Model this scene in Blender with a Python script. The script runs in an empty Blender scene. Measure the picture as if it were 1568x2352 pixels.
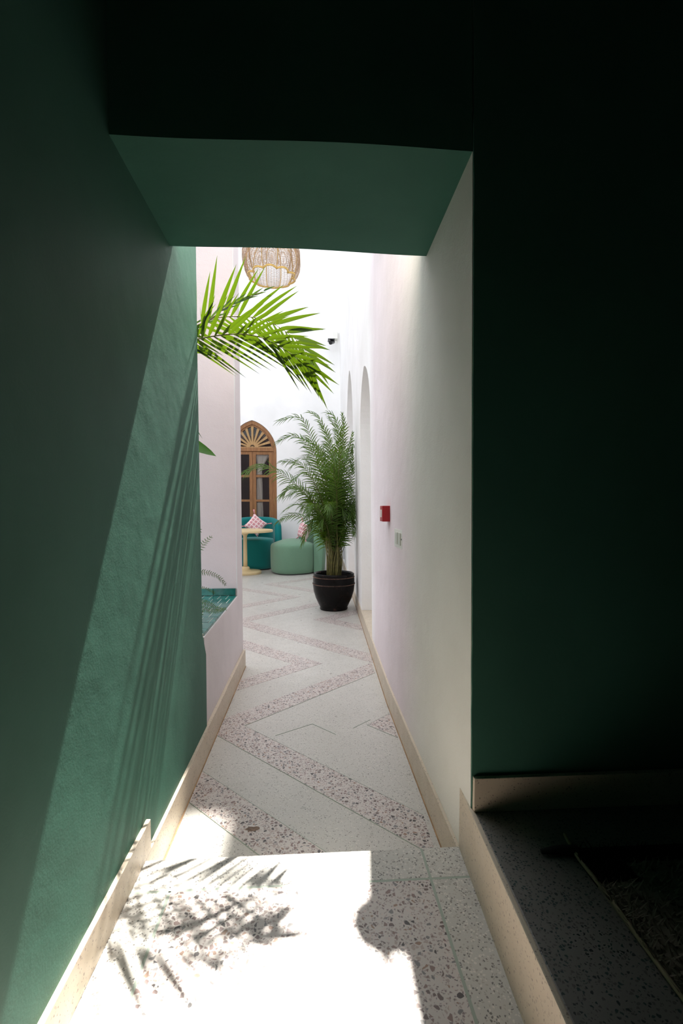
import bpy, bmesh, math, random
from mathutils import Vector, Matrix, Quaternion

# ------------------------------------------------------------------ camera, sky, sun, exposure
scene = bpy.context.scene
C = scene.collection
EYE = 1.12                       # eye height above the courtyard floor
FPX, PCX, PCY = 1076.0, 784.0, 1225.0
PITCH = math.atan((PCY - 1165.0) / FPX)
YAW = math.atan((784.0 - 718.0) / (FPX / math.cos(PITCH)))
cam_d = bpy.data.cameras.new('camera')
cam_d.sensor_fit = 'VERTICAL'; cam_d.sensor_height = 36.0; cam_d.sensor_width = 24.0
cam_d.lens = FPX / 2352.0 * 36.0
cam_d.shift_y = (PCY - 1176.0) / 2352.0
cam_d.clip_start = 0.02; cam_d.clip_end = 200
cam = bpy.data.objects.new('camera', cam_d); C.objects.link(cam)
cam.location = (0, 0, EYE); cam.rotation_euler = (math.pi / 2 - PITCH, 0, -YAW)
scene.camera = cam

SUN_DIR = Vector((-0.060, -0.590, -1.0)).normalized()       # travel direction of the sunlight
world = bpy.data.worlds.new('world'); scene.world = world; world.use_nodes = True
wn = world.node_tree.nodes; wl = world.node_tree.links; wn.clear()
sky = wn.new('ShaderNodeTexSky'); sky.sky_type = 'NISHITA'; sky.sun_disc = False
sky.sun_elevation = math.asin(-SUN_DIR.z); sky.sun_rotation = math.atan2(-SUN_DIR.x, -SUN_DIR.y)
sky.air_density = 1.0; sky.dust_density = 2.0
hs = wn.new('ShaderNodeHueSaturation'); hs.inputs['Saturation'].default_value = 0.22
bg = wn.new('ShaderNodeBackground'); bg.inputs['Strength'].default_value = 0.80
wo = wn.new('ShaderNodeOutputWorld')
wl.new(sky.outputs[0], hs.inputs['Color']); wl.new(hs.outputs[0], bg.inputs['Color']); wl.new(bg.outputs[0], wo.inputs[0])
sun_d = bpy.data.lights.new('sun', 'SUN'); sun_d.energy = 29.0; sun_d.angle = math.radians(0.6); sun_d.color = (1.0, 0.95, 0.87)
sun = bpy.data.objects.new('sun', sun_d); C.objects.link(sun)
sun.location = (1, 12, 20); sun.rotation_euler = (-SUN_DIR).to_track_quat('Z', 'Y').to_euler()

vs = scene.view_settings
vs.view_transform = 'Standard'; vs.look = 'None'; vs.gamma = 1.0; vs.use_curve_mapping = False
vs.exposure = -0.05
cy = scene.cycles
cy.use_denoising = True; cy.max_bounces = 14; cy.diffuse_bounces = 9; cy.glossy_bounces = 4
cy.transparent_max_bounces = 16; cy.transmission_bounces = 8
cy.caustics_reflective = False; cy.caustics_refractive = False; cy.sample_clamp_indirect = 12

R = random.Random(7)
PI = math.pi

# ------------------------------------------------------------------ helpers
def ray(px, py):
    u = px - PCX; v = PCY - py
    y = FPX * math.cos(PITCH) + v * math.sin(PITCH); z = -FPX * math.sin(PITCH) + v * math.cos(PITCH)
    c, s = math.cos(YAW), math.sin(YAW)
    return Vector((u * c + y * s, -u * s + y * c, z))
def at(px, py, Y):
    d = ray(px, py); t = Y / d.y
    return Vector((d.x * t, Y, EYE + d.z * t))

class MB:
    def __init__(s): s.v = []; s.f = []; s.m = []
    def add(s, verts, faces, mi=0):
        o = len(s.v); s.v += [tuple(p) for p in verts]; s.f += [tuple(i + o for i in f) for f in faces]; s.m += [mi] * len(faces)
    def box(s, x0, x1, y0, y1, z0, z1, mi=0):
        s.add([(x0,y0,z0),(x1,y0,z0),(x1,y1,z0),(x0,y1,z0),(x0,y0,z1),(x1,y0,z1),(x1,y1,z1),(x0,y1,z1)],
              [(0,3,2,1),(4,5,6,7),(0,1,5,4),(1,2,6,5),(2,3,7,6),(3,0,4,7)], mi)
    def prism(s, poly, z0, z1, mi=0):           # poly: counter-clockwise (x,y)
        n = len(poly)
        s.add([(p[0],p[1],z0) for p in poly] + [(p[0],p[1],z1) for p in poly],
              [tuple(range(n))[::-1], tuple(range(n, 2*n))] + [(i,(i+1)%n,n+(i+1)%n,n+i) for i in range(n)], mi)
    def sweep(s, poly, axis, a0, a1, mi=0):     # poly in the plane normal to axis ('x': (y,z), 'y': (x,z))
        n = len(poly)
        mk = (lambda a,p: (a,p[0],p[1])) if axis == 'x' else (lambda a,p: (p[0],a,p[1]))
        s.add([mk(a0,p) for p in poly] + [mk(a1,p) for p in poly],
              [tuple(range(n)), tuple(range(n, 2*n))[::-1]] + [(i,n+i,n+(i+1)%n,(i+1)%n) for i in range(n)], mi)
    def tube(s, pts, rad, n=6, caps=True, mi=0):
        pts = [Vector(p) for p in pts]
        if not hasattr(rad, '__len__'): rad = [rad] * len(pts)
        o = len(s.v); up = None
        for i, p in enumerate(pts):
            T = (pts[min(i+1,len(pts)-1)] - pts[max(i-1,0)])
            T = T.normalized() if T.length > 1e-9 else Vector((0,0,1))
            if up is None: up = T.orthogonal().normalized()
            up = (up - T * up.dot(T)); up = up.normalized() if up.length > 1e-6 else T.orthogonal().normalized()
            b = T.cross(up)
            for k in range(n):
                a = 2*PI*k/n
                s.v.append(tuple(p + (up*math.cos(a) + b*math.sin(a)) * rad[i]))
        fs = []
        for i in range(len(pts)-1):
            for k in range(n):
                fs.append((o+i*n+k, o+i*n+(k+1)%n, o+(i+1)*n+(k+1)%n, o+(i+1)*n+k))
        if caps:
            fs.append(tuple(o+k for k in range(n))[::-1]); fs.append(tuple(o+(len(pts)-1)*n+k for k in range(n)))
        s.f += fs; s.m += [mi]*len(fs)
    def lathe(s, prof, n=40, c=(0,0), mi=0, fr=None):      # prof: (r,z) from bottom to top; fr(theta) scales r
        o = len(s.v)
        for r, z in prof:
            for k in range(n):
                a = 2*PI*k/n; q = r * (fr(a) if fr else 1)
                s.v.append((c[0]+q*math.cos(a), c[1]+q*math.sin(a), z))
        fs = []
        for i in range(len(prof)-1):
            for k in range(n):
                fs.append((o+i*n+k, o+i*n+(k+1)%n, o+(i+1)*n+(k+1)%n, o+(i+1)*n+k))
        fs.append(tuple(o+k for k in range(n))[::-1]); fs.append(tuple(o+(len(prof)-1)*n+k for k in range(n)))
        s.f += fs; s.m += [mi]*len(fs)
    def build(s, name, mats, parent=None, smooth=False, auto=None, bevel=0):
        me = bpy.data.meshes.new(name); me.from_pydata(s.v, [], s.f); me.update()
        for m in (mats if isinstance(mats, (list, tuple)) else [mats]): me.materials.append(m)
        me.polygons.foreach_set('material_index', s.m)
        if bevel:
            bm = bmesh.new(); bm.from_mesh(me)
            bmesh.ops.bevel(bm, geom=[e for e in bm.edges if len(e.link_faces) == 2 and e.calc_face_angle(0) > 0.6], offset=bevel, segments=2, affect='EDGES', profile=0.7)
            bm.to_mesh(me); bm.free()
        if smooth: me.polygons.foreach_set('use_smooth', [True]*len(me.polygons))
        if auto is not None: me.set_sharp_from_angle(angle=auto)
        o = bpy.data.objects.new(name, me); C.objects.link(o)
        if parent is not None: o.parent = parent
        return o

def root(name, loc, label, cat, group=None, rz=0):
    o = bpy.data.objects.new(name, None); C.objects.link(o); o.empty_display_size = 0.1
    o.location = loc; o.rotation_euler = (0, 0, rz); tag(o, label, cat, group); return o
def tag(o, label, cat=None, group=None, kind=None):
    if label: o['label'] = label
    if cat: o['category'] = cat
    if group: o['group'] = group
    if kind: o['kind'] = kind
    return o
def struct(o, label): o['kind'] = 'structure'; o['label'] = label; return o

def catmull(pts, n):
    pts = [Vector(p) for p in pts]
    P = [pts[0]*2 - pts[1]] + pts + [pts[-1]*2 - pts[-2]]
    out = []; m = len(pts) - 1
    for i in range(n):
        u = i/(n-1)*m; k = min(int(u), m-1); t = u-k
        a,b,c,d = P[k:k+4]
        out.append(0.5*((2*b)+(c-a)*t+(2*a-5*b+4*c-d)*t*t+(3*b-a-3*c+d)*t**3))
    return out

# ------------------------------------------------------------------ materials
def new_mat(name):
    m = bpy.data.materials.new(name); m.use_nodes = True
    nt = m.node_tree; return m, nt, nt.nodes['Principled BSDF'], nt.nodes.new, nt.links.new
def sset(b, **k):
    for n, v in k.items():
        n = n.replace('_', ' ')
        if n in b.inputs: b.inputs[n].default_value = v
def coord(nt):
    return nt.nodes.new('ShaderNodeNewGeometry').outputs['Position']
def objc(nt):
    return nt.nodes.new('ShaderNodeTexCoord').outputs['Object']
def mixc(nt, fac, a, b, blend='MIX'):
    n = nt.nodes.new('ShaderNodeMix'); n.data_type = 'RGBA'; n.blend_type = blend
    for i, v in ((0, fac), (6, a), (7, b)):
        if hasattr(v, 'links') or isinstance(v, bpy.types.NodeSocket): nt.links.new(v, n.inputs[i])
        else: n.inputs[i].default_value = v if i == 0 else (*v, 1) if len(v) == 3 else v
    return n.outputs[2]
def ramp(nt, src, stops, interp='LINEAR'):
    n = nt.nodes.new('ShaderNodeValToRGB'); n.color_ramp.interpolation = interp
    e = n.color_ramp.elements
    while len(e) > 1: e.remove(e[-1])
    e[0].position = stops[0][0]; e[0].color = (*stops[0][1], 1) if len(stops[0][1]) == 3 else stops[0][1]
    for p, c in stops[1:]:
        q = e.new(p); q.color = (*c, 1)
    nt.links.new(src, n.inputs[0]); return n.outputs[0]
def noise(nt, vec, scale, detail=3, rough=0.5, dist=0):
    n = nt.nodes.new('ShaderNodeTexNoise'); n.inputs['Scale'].default_value = scale; n.inputs['Detail'].default_value = detail
    n.inputs['Roughness'].default_value = rough; n.inputs['Distortion'].default_value = dist
    if vec is not None: nt.links.new(vec, n.inputs['Vector'])
    return n.outputs[0]
def mathn(nt, op, a, b=None, clamp=False):
    n = nt.nodes.new('ShaderNodeMath'); n.operation = op; n.use_clamp = clamp
    for i, v in enumerate((a, b)):
        if v is None: continue
        if isinstance(v, (int, float)): n.inputs[i].default_value = v
        else: nt.links.new(v, n.inputs[i])
    return n.outputs[0]
def bump(nt, b, height, strength, dist=0.01, prev=None):
    n = nt.nodes.new('ShaderNodeBump'); n.inputs['Strength'].default_value = strength; n.inputs['Distance'].default_value = dist
    nt.links.new(height, n.inputs['Height'])
    if prev is not None: nt.links.new(prev, n.inputs['Normal'])
    nt.links.new(n.outputs[0], b.inputs['Normal']); return n.outputs[0]

def plaster(name, col, rough=0.8, fine=0.25, wave=0.25, var=0.04, spec=0.3):
    m, nt, b, N, L = new_mat(name); p = coord(nt)
    v = noise(nt, p, 2.2, 4)
    d = tuple(c*(1-var*2) for c in col); u = tuple(min(1, c*(1+var)) for c in col)
    L(ramp(nt, v, [(0.3, d), (0.7, u)]), b.inputs['Base Color'])
    sset(b, Roughness=rough, Specular_IOR_Level=spec)
    pv = bump(nt, b, noise(nt, p, 9, 3), wave, 0.02)
    bump(nt, b, noise(nt, p, 170, 2, 0.6), fine, 0.002, pv)
    return m
def flat(name, col, rough=0.5, metal=0, spec=0.5, nz=0, nscale=60):
    m, nt, b, N, L = new_mat(name); sset(b, Base_Color=(*col, 1), Roughness=rough, Metallic=metal, Specular_IOR_Level=spec)
    if nz:
        p = objc(nt); v = noise(nt, p, nscale, 3)
        L(ramp(nt, v, [(0.3, tuple(c*(1-nz) for c in col)), (0.7, tuple(min(1,c*(1+nz)) for c in col))]), b.inputs['Base Color'])
        bump(nt, b, v, 0.15, 0.002)
    return m
def terrazzo(name, base, stops, scale, gap, thr, rough=0.3, fine=None, vstretch=None):
    m, nt, b, N, L = new_mat(name); p = coord(nt)
    if vstretch:
        mp = N('ShaderNodeMapping'); mp.inputs['Scale'].default_value = vstretch; L(p, mp.inputs['Vector']); p = mp.outputs[0]
    nd = N('ShaderNodeTexNoise'); nd.inputs['Scale'].default_value = scale*0.8; L(p, nd.inputs['Vector'])
    dv = N('ShaderNodeVectorMath'); dv.operation = 'SCALE'; dv.inputs['Scale'].default_value = 0.55/scale; L(nd.outputs['Color'], dv.inputs[0])
    av = N('ShaderNodeVectorMath'); av.operation = 'ADD'; L(p, av.inputs[0]); L(dv.outputs[0], av.inputs[1]); q = av.outputs[0]
    def layer(under, scale, gap, thr, stops):
        vo = N('ShaderNodeTexVoronoi'); vo.inputs['Scale'].default_value = scale; L(q, vo.inputs['Vector'])
        ve = N('ShaderNodeTexVoronoi'); ve.feature = 'DISTANCE_TO_EDGE'; ve.inputs['Scale'].default_value = scale; L(q, ve.inputs['Vector'])
        sp = N('ShaderNodeSeparateColor'); L(vo.outputs['Color'], sp.inputs[0])
        g = mathn(nt, 'MULTIPLY', sp.outputs[1], gap); g = mathn(nt, 'ADD', g, gap*0.55)
        e = mathn(nt, 'SUBTRACT', ve.outputs['Distance'], g); e = mathn(nt, 'MULTIPLY', e, 14, True)
        on = mathn(nt, 'GREATER_THAN', sp.outputs[2], thr)
        k = mathn(nt, 'MULTIPLY', e, on)
        return mixc(nt, k, under, ramp(nt, sp.outputs[0], stops, 'CONSTANT'))
    bn = ramp(nt, noise(nt, p, 5, 4), [(0.3, tuple(c*0.93 for c in base)), (0.7, base)])
    col = bn
    if fine: col = layer(col, *fine)
    col = layer(col, scale, gap, thr, stops)
    L(col, b.inputs['Base Color']); sset(b, Roughness=rough, Specular_IOR_Level=0.5)
    L(ramp(nt, noise(nt, p, 14, 3), [(0.3, (rough*0.8,)*3), (0.7, (rough*1.3,)*3)]), b.inputs['Roughness'])
    return m
def leaf_mat(name, col, trans, rough=0.4, tf=0.45, var=0.25):
    m, nt, b, N, L = new_mat(name); p = coord(nt)
    v = noise(nt, p, 12, 2)
    c = ramp(nt, v, [(0.3, tuple(x*(1-var) for x in col)), (0.7, tuple(x*(1+var) for x in col))])
    L(c, b.inputs['Base Color']); sset(b, Roughness=rough, Specular_IOR_Level=0.45)
    t = N('ShaderNodeBsdfTranslucent'); t.inputs['Color'].default_value = (*trans, 1)
    x = N('ShaderNodeMixShader'); x.inputs[0].default_value = tf
    L(b.outputs[0], x.inputs[1]); L(t.outputs[0], x.inputs[2]); L(x.outputs[0], nt.nodes['Material Output'].inputs[0])
    return m
def wood(name, c1, c2, rough=0.5, scale=(9, 9, 0.7)):
    m, nt, b, N, L = new_mat(name); mp = N('ShaderNodeMapping'); mp.inputs['Scale'].default_value = scale
    L(coord(nt), mp.inputs['Vector']); v = noise(nt, mp.outputs[0], 6, 5, 0.6, 1.2)
    L(ramp(nt, v, [(0.3, c1), (0.65, c2)]), b.inputs['Base Color']); sset(b, Roughness=rough, Specular_IOR_Level=0.3)
    bump(nt, b, v, 0.2, 0.003); return m
def fabric(name, col, scale=260, var=0.12):
    m, nt, b, N, L = new_mat(name); p = objc(nt)
    w = noise(nt, p, scale, 2)
    L(ramp(nt, w, [(0.3, tuple(c*(1-var) for c in col)), (0.7, tuple(min(1,c*(1+var)) for c in col))]), b.inputs['Base Color'])
    sset(b, Roughness=0.9, Specular_IOR_Level=0.2, Sheen_Weight=0.25, Sheen_Roughness=0.5)
    bump(nt, b, w, 0.25, 0.002); return m
def glass_mat(name, refl=0.0):
    m, nt, b, N, L = new_mat(name)
    nt.nodes.remove(b)
    tr = N('ShaderNodeBsdfTransparent'); tr.inputs[0].default_value = (0.85, 0.85, 0.85, 1)
    gl = N('ShaderNodeBsdfGlossy'); gl.inputs['Roughness'].default_value = 0.02
    fr = N('ShaderNodeFresnel'); fr.inputs[0].default_value = 1.38
    x = N('ShaderNodeMixShader'); L(fr.outputs[0], x.inputs[0]); L(tr.outputs[0], x.inputs[1]); L(gl.outputs[0], x.inputs[2])
    L(x.outputs[0], nt.nodes['Material Output'].inputs[0]); return m

M = {}
GREEN = (0.054, 0.148, 0.109)
M['green'] = plaster('green_paint', GREEN, 0.6, 0.15, 0.10, 0.08, 0.14)
M['green_dark'] = plaster('green_room_paint', (0.050, 0.148, 0.108), 0.6, 0.12, 0.15, 0.08, 0.14)
M['white'] = plaster('white_plaster', (0.88, 0.878, 0.87), 0.85, 0.3, 0.15, 0.03)
M['pink'] = plaster('pink_plaster', (0.69, 0.585, 0.60), 0.85, 0.5, 0.25, 0.04)
M['lilac'] = plaster('pale_lilac_plaster', (0.68, 0.635, 0.645), 0.85, 0.3, 0.25, 0.04)
M['outer'] = plaster('outer_plaster', (0.80, 0.77, 0.73), 0.9)
# passage wall: white plaster, pink bounce light painted in where the courtyard begins
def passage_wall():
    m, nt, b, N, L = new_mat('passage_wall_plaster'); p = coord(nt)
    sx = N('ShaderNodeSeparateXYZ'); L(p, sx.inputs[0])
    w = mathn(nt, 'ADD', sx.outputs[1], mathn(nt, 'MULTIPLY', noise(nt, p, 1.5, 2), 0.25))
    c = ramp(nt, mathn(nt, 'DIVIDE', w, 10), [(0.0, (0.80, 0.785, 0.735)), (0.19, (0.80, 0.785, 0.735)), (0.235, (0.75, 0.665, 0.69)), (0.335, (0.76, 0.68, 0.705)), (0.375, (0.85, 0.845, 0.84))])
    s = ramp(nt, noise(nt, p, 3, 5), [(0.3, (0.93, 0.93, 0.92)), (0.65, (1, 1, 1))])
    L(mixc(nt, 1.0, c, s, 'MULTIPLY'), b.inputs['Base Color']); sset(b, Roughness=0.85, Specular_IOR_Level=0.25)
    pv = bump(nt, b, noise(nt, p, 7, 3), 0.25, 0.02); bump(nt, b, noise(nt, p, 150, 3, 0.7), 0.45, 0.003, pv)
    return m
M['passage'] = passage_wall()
M['fine'] = terrazzo('fine_terrazzo', (0.535, 0.517, 0.48), [(0, (0.42,0.39,0.35)), (0.3, (0.22,0.20,0.18)), (0.5, (0.66,0.62,0.57)), (0.8, (0.17,0.16,0.15))], 205, 0.10, 0.58, 0.34)
M['coarse'] = terrazzo('coarse_pink_terrazzo', (0.585, 0.535, 0.505), [(0, (0.24,0.165,0.15)), (0.25, (0.15,0.105,0.10)), (0.42, (0.42,0.34,0.31)), (0.6, (0.07,0.06,0.06)), (0.75, (0.20,0.19,0.19)), (0.9, (0.30,0.19,0.14))], 82, 0.13, 0.30, 0.34,
                      fine=(170, 0.10, 0.5, [(0, (0.4,0.33,0.31)), (0.5, (0.25,0.2,0.2)), (0.8, (0.6,0.5,0.47))]))
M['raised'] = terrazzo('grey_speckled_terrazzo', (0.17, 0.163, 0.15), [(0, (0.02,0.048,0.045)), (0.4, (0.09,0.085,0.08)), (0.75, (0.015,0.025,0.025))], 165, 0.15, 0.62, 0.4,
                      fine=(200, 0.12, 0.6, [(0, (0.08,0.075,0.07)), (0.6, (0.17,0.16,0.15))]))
M['skirt'] = terrazzo('cream_terrazzo_skirting', (0.59, 0.505, 0.395), [(0, (0.40,0.33,0.26)), (0.35, (0.48,0.40,0.32)), (0.7, (0.27,0.22,0.18))], 190, 0.14, 0.72, 0.45)
M['joint'] = flat('joint_strip', (0.32, 0.37, 0.31), 0.5)
M['tile'] = None
def tile_mat():
    m, nt, b, N, L = new_mat('green_glazed_tile'); p = objc(nt); oi = N('ShaderNodeObjectInfo')
    v = noise(nt, coord(nt), 25, 3, 0.6, 0.6)
    c = ramp(nt, v, [(0.3, (0.010, 0.115, 0.10)), (0.7, (0.03, 0.20, 0.17))])
    k = ramp(nt, oi.outputs['Random'], [(0, (0.75, 0.75, 0.75)), (1, (1.15, 1.15, 1.15))])
    L(mixc(nt, 1.0, c, k, 'MULTIPLY'), b.inputs['Base Color']); sset(b, Roughness=0.14, Specular_IOR_Level=0.6)
    bump(nt, b, noise(nt, coord(nt), 30, 2), 0.12, 0.004); return m
M['tile'] = tile_mat()
M['grout'] = flat('pale_grout', (0.66, 0.64, 0.56), 0.9)
M['wood'] = wood('oiled_wood', (0.17, 0.075, 0.030), (0.34, 0.165, 0.065))
M['fretwood'] = wood('light_fret_wood', (0.33, 0.19, 0.075), (0.47, 0.29, 0.13))
M['glass'] = glass_mat('window_glass')
M['maroon'] = flat('maroon_room_paint', (0.12, 0.022, 0.022), 0.8)
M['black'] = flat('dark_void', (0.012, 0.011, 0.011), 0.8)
M['curtain'] = fabric('cream_curtain', (0.82, 0.77, 0.68))
M['teal'] = fabric('teal_fabric', (0.004, 0.175, 0.17))
M['sage'] = fabric('sage_fabric', (0.145, 0.27, 0.18))
M['cream'] = flat('cream_lacquer', (0.70, 0.55, 0.31), 0.35, nz=0.03, nscale=20)
M['pinkfab'] = fabric('pink_tassel', (0.72, 0.30, 0.31))
def cushion_mat():
    m, nt, b, N, L = new_mat('pink_lattice_fabric'); mp = N('ShaderNodeMapping'); L(objc(nt), mp.inputs['Vector'])
    mp.inputs['Scale'].default_value = (16, 16, 16)
    s = N('ShaderNodeSeparateXYZ'); L(mp.outputs[0], s.inputs[0])
    fx = mathn(nt, 'ABSOLUTE', mathn(nt, 'SUBTRACT', mathn(nt, 'FRACT', s.outputs[0]), 0.5))
    fz = mathn(nt, 'ABSOLUTE', mathn(nt, 'SUBTRACT', mathn(nt, 'FRACT', s.outputs[2]), 0.5))
    d = mathn(nt, 'MAXIMUM', fx, fz)
    L(ramp(nt, d, [(0.0, (0.58, 0.22, 0.25)), (0.18, (0.66, 0.36, 0.38)), (0.27, (0.56, 0.22, 0.25)), (0.36, (0.82, 0.66, 0.66))], 'CONSTANT'), b.inputs['Base Color'])
    sset(b, Roughness=0.9); return m
M['cushion'] = cushion_mat()
def pot_mat():
    m, nt, b, N, L = new_mat('black_glazed_clay'); p = objc(nt)
    v = noise(nt, p, 22, 6, 0.75)
    L(ramp(nt, v, [(0.0, (0.004, 0.0035, 0.0035)), (0.60, (0.005, 0.0045, 0.0045)), (0.66, (0.06, 0.026, 0.018)), (0.8, (0.13, 0.12, 0.11))]), b.inputs['Base Color'])
    sset(b, Roughness=0.25, Specular_IOR_Level=0.13); bump(nt, b, noise(nt, p, 40, 3), 0.15, 0.004); return m
M['pot'] = pot_mat()
M['bead'] = flat('worn_bead_trim', (0.22, 0.12, 0.085), 0.5, nz=0.6, nscale=90)
M['soil'] = flat('dark_soil', (0.022, 0.016, 0.012), 0.95, nz=0.4, nscale=80)
M['leafA'] = leaf_mat('palm_leaflet', (0.022, 0.060, 0.007), (0.085, 0.148, 0.003), 0.42, 0.26, 0.45)
M['leafB'] = leaf_mat('areca_leaf', (0.050, 0.112, 0.012), (0.17, 0.30, 0.010), 0.5, 0.30, 0.45)
M['leafC'] = leaf_mat('fern_leaf', (0.045, 0.10, 0.022), (0.14, 0.25, 0.02), 0.5, 0.3)
M['leafD'] = leaf_mat('broad_leaf', (0.035, 0.125, 0.012), (0.12, 0.34, 0.01), 0.35, 0.35)
M['rachis'] = flat('leaf_rib', (0.20, 0.15, 0.05), 0.5, nz=0.3)
M['stem'] = flat('palm_cane', (0.13, 0.12, 0.035), 0.5, nz=0.35, nscale=30)
M['driedleaf'] = flat('dried_leaf', (0.13, 0.075, 0.03), 0.7, nz=0.3)
M['wicker'] = flat('wicker_cane', (0.44, 0.29, 0.17), 0.55, nz=0.3, nscale=50)
M['goldcane'] = flat('golden_cane', (0.58, 0.38, 0.11), 0.4, nz=0.15)
M['red'] = flat('red_plastic', (0.36, 0.008, 0.014), 0.35)
M['plastic'] = flat('white_plastic', (0.78, 0.77, 0.72), 0.3)
M['rocker'] = flat('switch_rocker', (0.55, 0.56, 0.50), 0.3)
M['darkmetal'] = flat('dark_metal', (0.02, 0.022, 0.024), 0.35)
M['steel'] = flat('steel_cable', (0.4, 0.4, 0.4), 0.4, 1)
M['rope'] = flat('rug_binding', (0.27, 0.23, 0.14), 0.9)
M['darkwool'] = flat('dark_wool', (0.012, 0.011, 0.011), 0.95)
M['chrome'] = flat('brass_handle', (0.45, 0.33, 0.15), 0.35, 1)
def rug_mat():
    m, nt, b, N, L = new_mat('shaggy_wool'); p = coord(nt); s = N('ShaderNodeSeparateXYZ'); L(p, s.inputs[0])
    x, y = s.outputs[0], s.outputs[1]
    w = mathn(nt, 'ADD', y, mathn(nt, 'MULTIPLY', mathn(nt, 'SUBTRACT', noise(nt, p, 40, 2), 0.5), 0.03))
    band = mathn(nt, 'GREATER_THAN', w, 0.985)
    # dark triangle reaching in from the near corner of the band
    t = mathn(nt, 'ADD', w, mathn(nt, 'MULTIPLY', mathn(nt, 'ABSOLUTE', mathn(nt, 'SUBTRACT', x, 0.67)), 1.3))
    tri = mathn(nt, 'MULTIPLY', mathn(nt, 'GREATER_THAN', w, 0.93), mathn(nt, 'LESS_THAN', mathn(nt, 'ABSOLUTE', mathn(nt, 'SUBTRACT', x, 0.655)), 0.055))
    k = mathn(nt, 'MAXIMUM', band, tri)
    L(mixc(nt, k, (0.20, 0.175, 0.135), (0.012, 0.011, 0.011)), b.inputs['Base Color']); sset(b, Roughness=1.0, Specular_IOR_Level=0.1)
    return m
M['rug'] = rug_mat()

# ------------------------------------------------------------------ the setting
XL, YF, YS, ZS = -0.487, 1.213, 1.305, 2.02      # left wall, front wall plane, step edge, soffit height
F1, F2 = 0.12, 0.30                              # near floor, raised floor
YB = 9.25
def xw(y): return 0.431 + 0.0233 * max(0.0, y - 2.6)   # passage / courtyard right wall line

# --- lower terrazzo floor with zigzag inlay
b = MB()
b.prism([(-4.0, 3.19), (-0.49, 3.19), (-0.49, YS - 0.02), (xw(0) + 0.01, YS - 0.02), (xw(2.6) + 0.01, 2.6), (xw(YB) + 0.01, YB), (-4.0, YB)], -0.10, 0.0)
floor = struct(b.build('floor', M['fine']), 'pale grey terrazzo floor with pink zigzag inlay')
def clip(poly, a, bb):       # keep the part left of the line a->bb
    out = []
    for i in range(len(poly)):
        p, q = poly[i], poly[(i+1) % len(poly)]
        sp = (bb[0]-a[0])*(p[1]-a[1]) - (bb[1]-a[1])*(p[0]-a[0]); sq = (bb[0]-a[0])*(q[1]-a[1]) - (bb[1]-a[1])*(q[0]-a[0])
        if sp >= 0: out.append(p)
        if sp*sq < 0:
            t = sp/(sp-sq); out.append((p[0]+(q[0]-p[0])*t, p[1]+(q[1]-p[1])*t))
    return out
def clip_all(poly, reg):
    for i in range(len(reg)):
        if len(poly) < 3: return []
        poly = clip(poly, reg[i], reg[(i+1) % len(reg)])
    return poly if len(poly) > 2 else []
regA = [(-0.476, YS), (0.417, YS), (0.417, 2.6), (0.431, 3.30), (-0.476, 3.30)]
regB = [(-2.0, 3.301), (0.432, 3.301), (xw(YB)-0.012, YB-0.02), (-2.0, YB-0.02)]
bands = [[(1.0,0.92),(-0.46,2.37),(0.53,3.30),(-0.74,4.60),(0.47,5.78),(-0.62,6.82),(0.35,7.65),(-0.4,8.4)],
         [(-1.5,4.72),(-0.04,3.31),(-0.80,2.64)],
         [(-0.8,2.18),(0.25,1.15)],
         [(0.8,3.95),(0.11,4.62),(0.8,5.27)],
         [(0.7,2.0),(0.385,2.34),(0.7,2.64)],
         [(-1.9,4.1),(-1.2,4.9),(-0.25,5.84),(-1.05,6.50),(-1.7,7.1)],
         [(0.8,6.1),(0.30,6.55),(0.8,7.0)]]
HW = 0.108
joints = MB()
for pl in bands:
    for i in range(len(pl)-1):
        (xa,ya),(xb,yb) = pl[i], pl[i+1]
        q = [(xa-HW,ya),(xa+HW,ya),(xb+HW,yb),(xb-HW,yb)]
        if ya > yb: q = q[::-1]
        for reg in (regA, regB):
            c = clip_all(q, reg)
            if c:
                bb = MB(); bb.prism(c, -0.01, 0.0012); bb.build('terrazzo_band', M['coarse'], floor)
            for s in (-1, 1):        # thin divider strips along both edges of the band
                e = 0.0014
                j = [(xa+s*HW-e,ya),(xa+s*HW+e,ya),(xb+s*HW+e,yb),(xb+s*HW-e,yb)]
                if ya > yb: j = j[::-1]
                j = clip_all(j, reg)
                if j and min(p[1] for p in j) < 2.4:
                    bb = MB(); bb.prism(j, -0.01, 0.0018); bb.build('divider_strip', M['joint'], floor)
for (xa,ya),(xb,yb) in [((-0.187,2.256),(-0.006,2.37)), ((-0.006,2.37),(0.11,2.25)), ((0.20,2.31),(0.30,2.40))]:
    e = 0.002; j = [(xa,ya-e),(xb,yb-e),(xb,yb+e),(xa,ya+e)]
    bb = MB(); bb.prism(j, -0.01, 0.0016); bb.build('divider_strip', M['joint'], floor)

bb = MB(); rs_ = random.Random(5); c_ = (-0.215, 1.585)
bb.prism([(c_[0]+math.cos(2*PI*k/14)*0.028*rs_.uniform(0.5,1.2), c_[1]+math.sin(2*PI*k/14)*0.016*rs_.uniform(0.5,1.2)) for k in range(14)], -0.01, 0.0017)
bb.build('worn_patch', flat('brown_worn_patch', (0.17, 0.11, 0.08), 0.7, nz=0.5, nscale=90), floor)

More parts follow.
